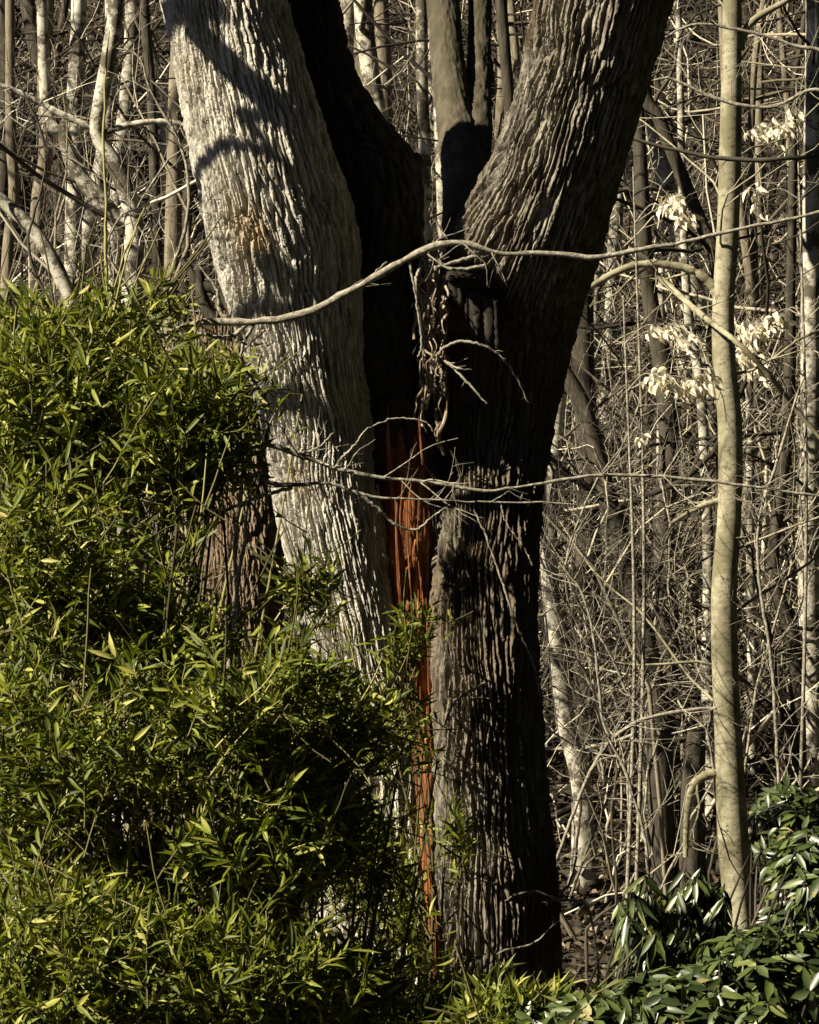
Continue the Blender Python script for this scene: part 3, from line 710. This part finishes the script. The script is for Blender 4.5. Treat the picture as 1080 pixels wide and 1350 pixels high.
# ------------------------------------------------------------------ green shrubs
def shrub(blobs, label, seed, dens=1.0, name='evergreen_shrub', leafL=(.042, .088), leafW=(.009, .016), mat='leaf', group=None, gpos=None, bare=8, long=0):
    """blobs: (px, py, rx_px, ry_px, d, depth_m, shoots)"""
    r = np.random.default_rng(seed)
    b0 = blobs[0]
    c = P(b0[0], b0[1], b0[4]); gx = c[0]; gy = c[1] + .1
    root = empty(name, (gx, gy, float(G(gx, gy))), label, 'shrub', group)
    g = np.array(root.location)
    lf = MB(); st = MB()
    for (px, py, rx, ry, d, dep, n) in blobs:
        n = int(n * dens * 1.25)
        c = P(px, py, d); ex = np.array((PX(rx, d), dep, PX(ry, d)))
        q = rand_dirs(n, r) * (r.random((n, 1)) ** .45)
        tip = c + q * ex
        # clumpy: keep more where a low noise is high
        keep = vnoise(tip[:, 0] * 4.5 + 40, tip[:, 2] * 4.5 + tip[:, 1] * 2 + 40, seed) + .26 * r.random(n) > .43
        if keep.sum() < 4: keep[:] = True
        tip = tip[keep]; q = q[keep]; n = len(tip)
        dr = norm(q * np.array((.75, .75, .45)) + r.normal(size=(n, 3)) * .38 + np.array((0, -.12, .55)))
        L = .14 + .22 * r.random(n)
        w = walk(tip - dr * L[:, None], dr, L, 6, .10, .03, r)
        tubes(st, w, np.linspace(.0028, .0012, 6)[None].repeat(n, 0), 3)
        per = 11
        i = np.repeat(np.arange(n), per)
        f = np.tile(np.linspace(.25, 1.0, per), n) * 5 + r.normal(size=n * per) * .15
        f = np.clip(f, 0, 4.999); k0 = f.astype(int); ff = (f - k0)[:, None]
        pos = w[i, k0] * (1 - ff) + w[i, k0 + 1] * ff
        t = norm(w[i, k0 + 1] - w[i, k0])
        rad_ = norm(np.cross(t, r.normal(size=(n * per, 3))))
        tipness = (f / 5)[:, None]
        ld = norm(rad_ * (1.0 - .45 * tipness) + t * (.35 + .7 * tipness ** 2) + np.array((0, 0, -.10)))
        nn = n * per
        leaves(lf, pos, ld, leafL[0] + (leafL[1] - leafL[0]) * r.random(nn), leafW[0] + (leafW[1] - leafW[0]) * r.random(nn), r, .30, .30, up=np.array(t) + .6 * r.normal(size=(nn, 3)))
        # main stems towards the ground
        m_ = max(3, n // 18)
        sel = r.integers(0, n, m_)
        a = w[sel, 0]; gg = g + np.array((.28, .22, 0)) * r.normal(size=(m_, 3)); gg[:, 2] = g[2] - .05
        gg[:, 0] = gg[:, 0] * .6 + a[:, 0] * .4
        mid = gg * .45 + a * .55 + r.normal(size=(m_, 3)) * .05 + np.array((0, 0, .08))
        pth = np.stack([gg * (1 - u) ** 2 + 2 * mid * u * (1 - u) + a * u * u for u in np.linspace(0, 1, 8)], 1)
        tubes(st, pth, np.linspace(.008, .003, 8)[None].repeat(m_, 0), 5)
        if bare:
            sel = r.integers(0, n, bare)
            dr2 = norm(dr[sel] + np.array((0, -.1, .5))); L2 = .15 + .2 * r.random(bare)
            w2 = walk(tip[sel] - dr2 * .05, dr2, L2, 6, .06, .02, r)
            tubes(st, w2, np.linspace(.0035, .002, 6)[None].repeat(bare, 0), 4)
    st.build('stems', M['cane'], root)
    lf.build('foliage', M[mat], root)
    return root

shrub([(90, 520, 150, 140, 10.3, .40, 420), (240, 560, 110, 110, 10.2, .30, 260), (30, 470, 80, 90, 10.4, .3, 120), (110, 415, 140, 40, 10.6, .3, 32), (285, 480, 45, 50, 11.5, .1, 20), (200, 395, 45, 45, 10.9, .2, 12)], 'tall narrow-leaved green shrub filling the left, its top below the crooked pale tree', 1)
shrub([(60, 740, 170, 150, 9.9, .40, 420), (190, 740, 90, 110, 9.9, .3, 170)], 'narrow-leaved green shrub at the left edge at mid height', 2)
shrub([(310, 900, 120, 90, 9.6, .35, 280), (430, 930, 80, 60, 9.9, .25, 90), (405, 760, 40, 40, 11.3, .15, 22)], 'narrow-leaved green shrub in front of the weathered brown trunk', 3)
shrub([(110, 960, 190, 130, 9.6, .40, 420), (250, 850, 80, 70, 9.8, .25, 70)], 'narrow-leaved green shrub at the left edge above the black hollow', 4)
shrub([(310, 1080, 150, 110, 9.6, .35, 360), (430, 1060, 60, 80, 10.2, .25, 80), (500, 960, 45, 50, 11.2, .12, 40), (480, 1130, 50, 70, 10.9, .15, 60)], 'yellowish green shrub spilling in front of the foot of the pale stem', 5)
shrub([(90, 1270, 190, 120, 9.2, .40, 380), (40, 1110, 60, 50, 9.6, .2, 30), (180, 1150, 70, 60, 9.6, .2, 60)], 'narrow-leaved green shrub in the bottom left corner', 6)
shrub([(320, 1290, 170, 100, 9.3, .35, 340), (450, 1290, 90, 60, 10.0, .3, 100)], 'narrow-leaved green shrub at the bottom, left of the big tree foot', 7)
shrub([(560, 1330, 80, 50, 10.8, .25, 80), (680, 1345, 100, 40, 9.2, .2, 130), (530, 1200, 30, 80, 11.5, .10, 24)], 'low grassy green shrub before the foot of the dark stem', 8)
shrub([(540, 830, 22, 35, 11.6, .08, 14), (530, 925, 16, 35, 11.6, .08, 9), (600, 1100, 14, 40, 11.6, .06, 8)], 'thin sprig of yellow-green leaves growing up against the red wood', 9, bare=2)

def rhodo(blobs, label, seed, droop=-.35, Lr=(.05, .078), up=.3):
    r = np.random.default_rng(seed)
    b0 = blobs[0]
    c = P(b0[0], b0[1], b0[4])
    root = empty('rhododendron', (c[0], c[1] + .1, float(G(c[0], c[1]))), label, 'shrub')
    g = np.array(root.location); lf = MB(); st = MB()
    for (px, py, rx, ry, d, dep, n) in blobs:
        c = P(px, py, d); ex = np.array((PX(rx, d), dep, PX(ry, d)))
        q = rand_dirs(n, r) * (r.random((n, 1)) ** .45); tip = c + q * ex
        keep = vnoise(tip[:, 0] * 4 + 40, tip[:, 2] * 4 + 40, seed) + .3 * r.random(n) > .28
        tip = tip[keep]; q = q[keep]; n = len(tip)
        per = 8
        ax = norm(q * .7 + r.normal(size=(n, 3)) * .35 + np.array((-.1, -.25, .7)))
        i = np.repeat(np.arange(n), per); nn = n * per
        rd = norm(np.cross(ax[i], r.normal(size=(nn, 3))))
        ld = norm(rd + ax[i] * up * r.random((nn, 1)) + np.array((0, 0, droop)))
        leaves(lf, tip[i] - ax[i] * (.03 * r.random((nn, 1))), ld, Lr[0] + (Lr[1] - Lr[0]) * r.random(nn), .017 + .010 * r.random(nn), r, .25, .18, up=ax[i] + .25 * r.normal(size=(nn, 3)))
        gg = g + np.array((.25, .2, 0)) * r.normal(size=(n, 3)); gg[:, 2] = g[2] - .05
        gg[:, 0] = gg[:, 0] * .6 + tip[:, 0] * .4
        mid = gg * .4 + tip * .6 + np.array((0, 0, .0)) + r.normal(size=(n, 3)) * .05
        pth = np.stack([gg * (1 - u) ** 2 + 2 * mid * u * (1 - u) + tip * u * u for u in np.linspace(0, 1, 7)], 1)
        tubes(st, pth, np.linspace(.008, .003, 7)[None].repeat(n, 0), 5)
    st.build('stems', M['dark_twig'], root)
    lf.build('foliage', M['rhodo_leaf'], root)

rhodo([(1010, 1300, 110, 85, 9.3, .28, 380), (1060, 1180, 50, 100, 9.5, .25, 190), (890, 1320, 100, 50, 9.2, .22, 210)], 'glossy broad-leaved rhododendron with shining leaves in the bottom right corner', 3)
rhodo([(1050, 1110, 60, 55, 14, .3, 90), (1040, 1060, 55, 30, 14.2, .2, 50)], 'dark green rhododendron at the right edge behind the glossy one', 4)
rhodo([(860, 1205, 65, 60, 13.5, .25, 70), (920, 1190, 45, 55, 13.5, .2, 40)], 'dark drooping rhododendron between the dark stem and the beech', 5, droop=-1.3, Lr=(.09, .14))
rhodo([(770, 1340, 90, 30, 9.1, .2, 110)], 'low broad-leaved rhododendron at the bottom, right of the big tree', 6)

# ------------------------------------------------------------------ neighbouring tree outside the frame whose limbs shade the pale stem
def shadow_limb(mb, pts, t0, w, d=11.7, sides=14):
    rows = [(-3.48, .15, P(*pts[0], d)[2] + SD.z * t0 - .35, w * .6)]
    for i, (px, py) in enumerate(pts):
        p = P(px, py, d) + np.array(SD) * t0
        rows.append((*p, w / 2))
    sp = smooth_path(np.array(rows), 14 * (len(pts) - 1))
    tubes(mb, sp[:, :3], sp[:, 3], sides)
    return sp
nb = empty('neighbour_tree', (-3.5, .2, float(G(-3.5, .2))), 'bare grey tree just outside the left of the picture', 'tree')
mb = MB()
tubes(mb, smooth_path(np.array([(-3.5, .2, -.2), (-3.45, .15, 2.2), (-3.5, .1, 5.5), (-3.4, 0, 8)]), 20), np.linspace(.13, .05, 20), 20)
mb.build('trunk', M['brown_bark'], nb)
mb = MB()
shadow_limb(mb, [(150, -60), (215, 0), (300, 82), (350, 128), (400, 168), (470, 215)], 1.75, .085)
shadow_limb(mb, [(255, 325), (290, 314), (330, 317), (380, 348), (440, 374), (500, 380)], 1.9, .038)
shadow_limb(mb, [(290, 190), (330, 172), (380, 172), (430, 180)], 1.9, .035)
shadow_limb(mb, [(290, 420), (380, 440), (440, 455), (422, 485), (416, 520), (436, 548), (460, 552)], 1.9, .055)
mb.build('limbs', M['brown_bark'], nb)

# ------------------------------------------------------------------ unseen evergreens added outside the frame to block sky light
M['needles'] = island_mat('needles', [(0, (.008, .014, .006)), (1, (.025, .04, .014))], rough=.8)
def sky_blocking_conifer(h, rad, seed, loc, label):
    r = np.random.default_rng(seed)
    root = empty('sky_blocker_tree', loc, label, 'tree', 'added evergreens blocking sky light')
    g = np.array(root.location)
    mb = MB(); tubes(mb, np.array([g, g + (0, 0, h * .5), g + (0, 0, h)]), np.array((.22, .14, .02)), 10); mb.build('trunk', M['shade_bark'], root)
    n = 2600
    t = r.random(n) ** 1.2 * .96 + .02
    a = r.random(n) * 2 * np.pi; rr = rad * (1 - t) ** .7 * (.25 + .75 * r.random(n) ** .5)
    pos = g + np.stack((rr * np.cos(a), rr * np.sin(a), h * t), -1)
    dr = np.stack((np.cos(a), np.sin(a), -.45 + .3 * r.normal(size=n)), -1) + .4 * r.normal(size=(n, 3))
    mb = MB(); leaves(mb, pos, dr, .7 + .7 * r.random(n), .45 + .35 * r.random(n), r, .4, .3)
    mb.build('foliage', M['needles'], root, smooth=False)
    return root
first = sky_blocking_conifer(17, 3.0, 1, (5, -16, float(G(5, -16))), 'unseen dense dark evergreen added outside the picture to block sky light')
spots = [(7.5, -12), (7, -7), (6.5, -2.5), (7.5, 2), (8, 6.5), (2, -18), (-1.5, -18.5), (-5, -19.5), (10, -15), (10.5, -9.5), (10.5, -4), (4, -20), (11, 0.5), (11.5, 5), (9, 11), (-2, -23), (12, 15), (1, -23), (-8.5, -22), (7, -19), (-16, 17)]
for i, (x_, y_) in enumerate(spots):
    c = first.copy(); sc.collection.objects.link(c)
    c.location = (x_, y_, float(G(x_, y_)) - .1); c.rotation_euler.z = i * 1.7; c.scale = [.9 + .05 * (i % 5)] * 3
    for ch in first.children:
        k = ch.copy(); k.parent = c; sc.collection.objects.link(k)
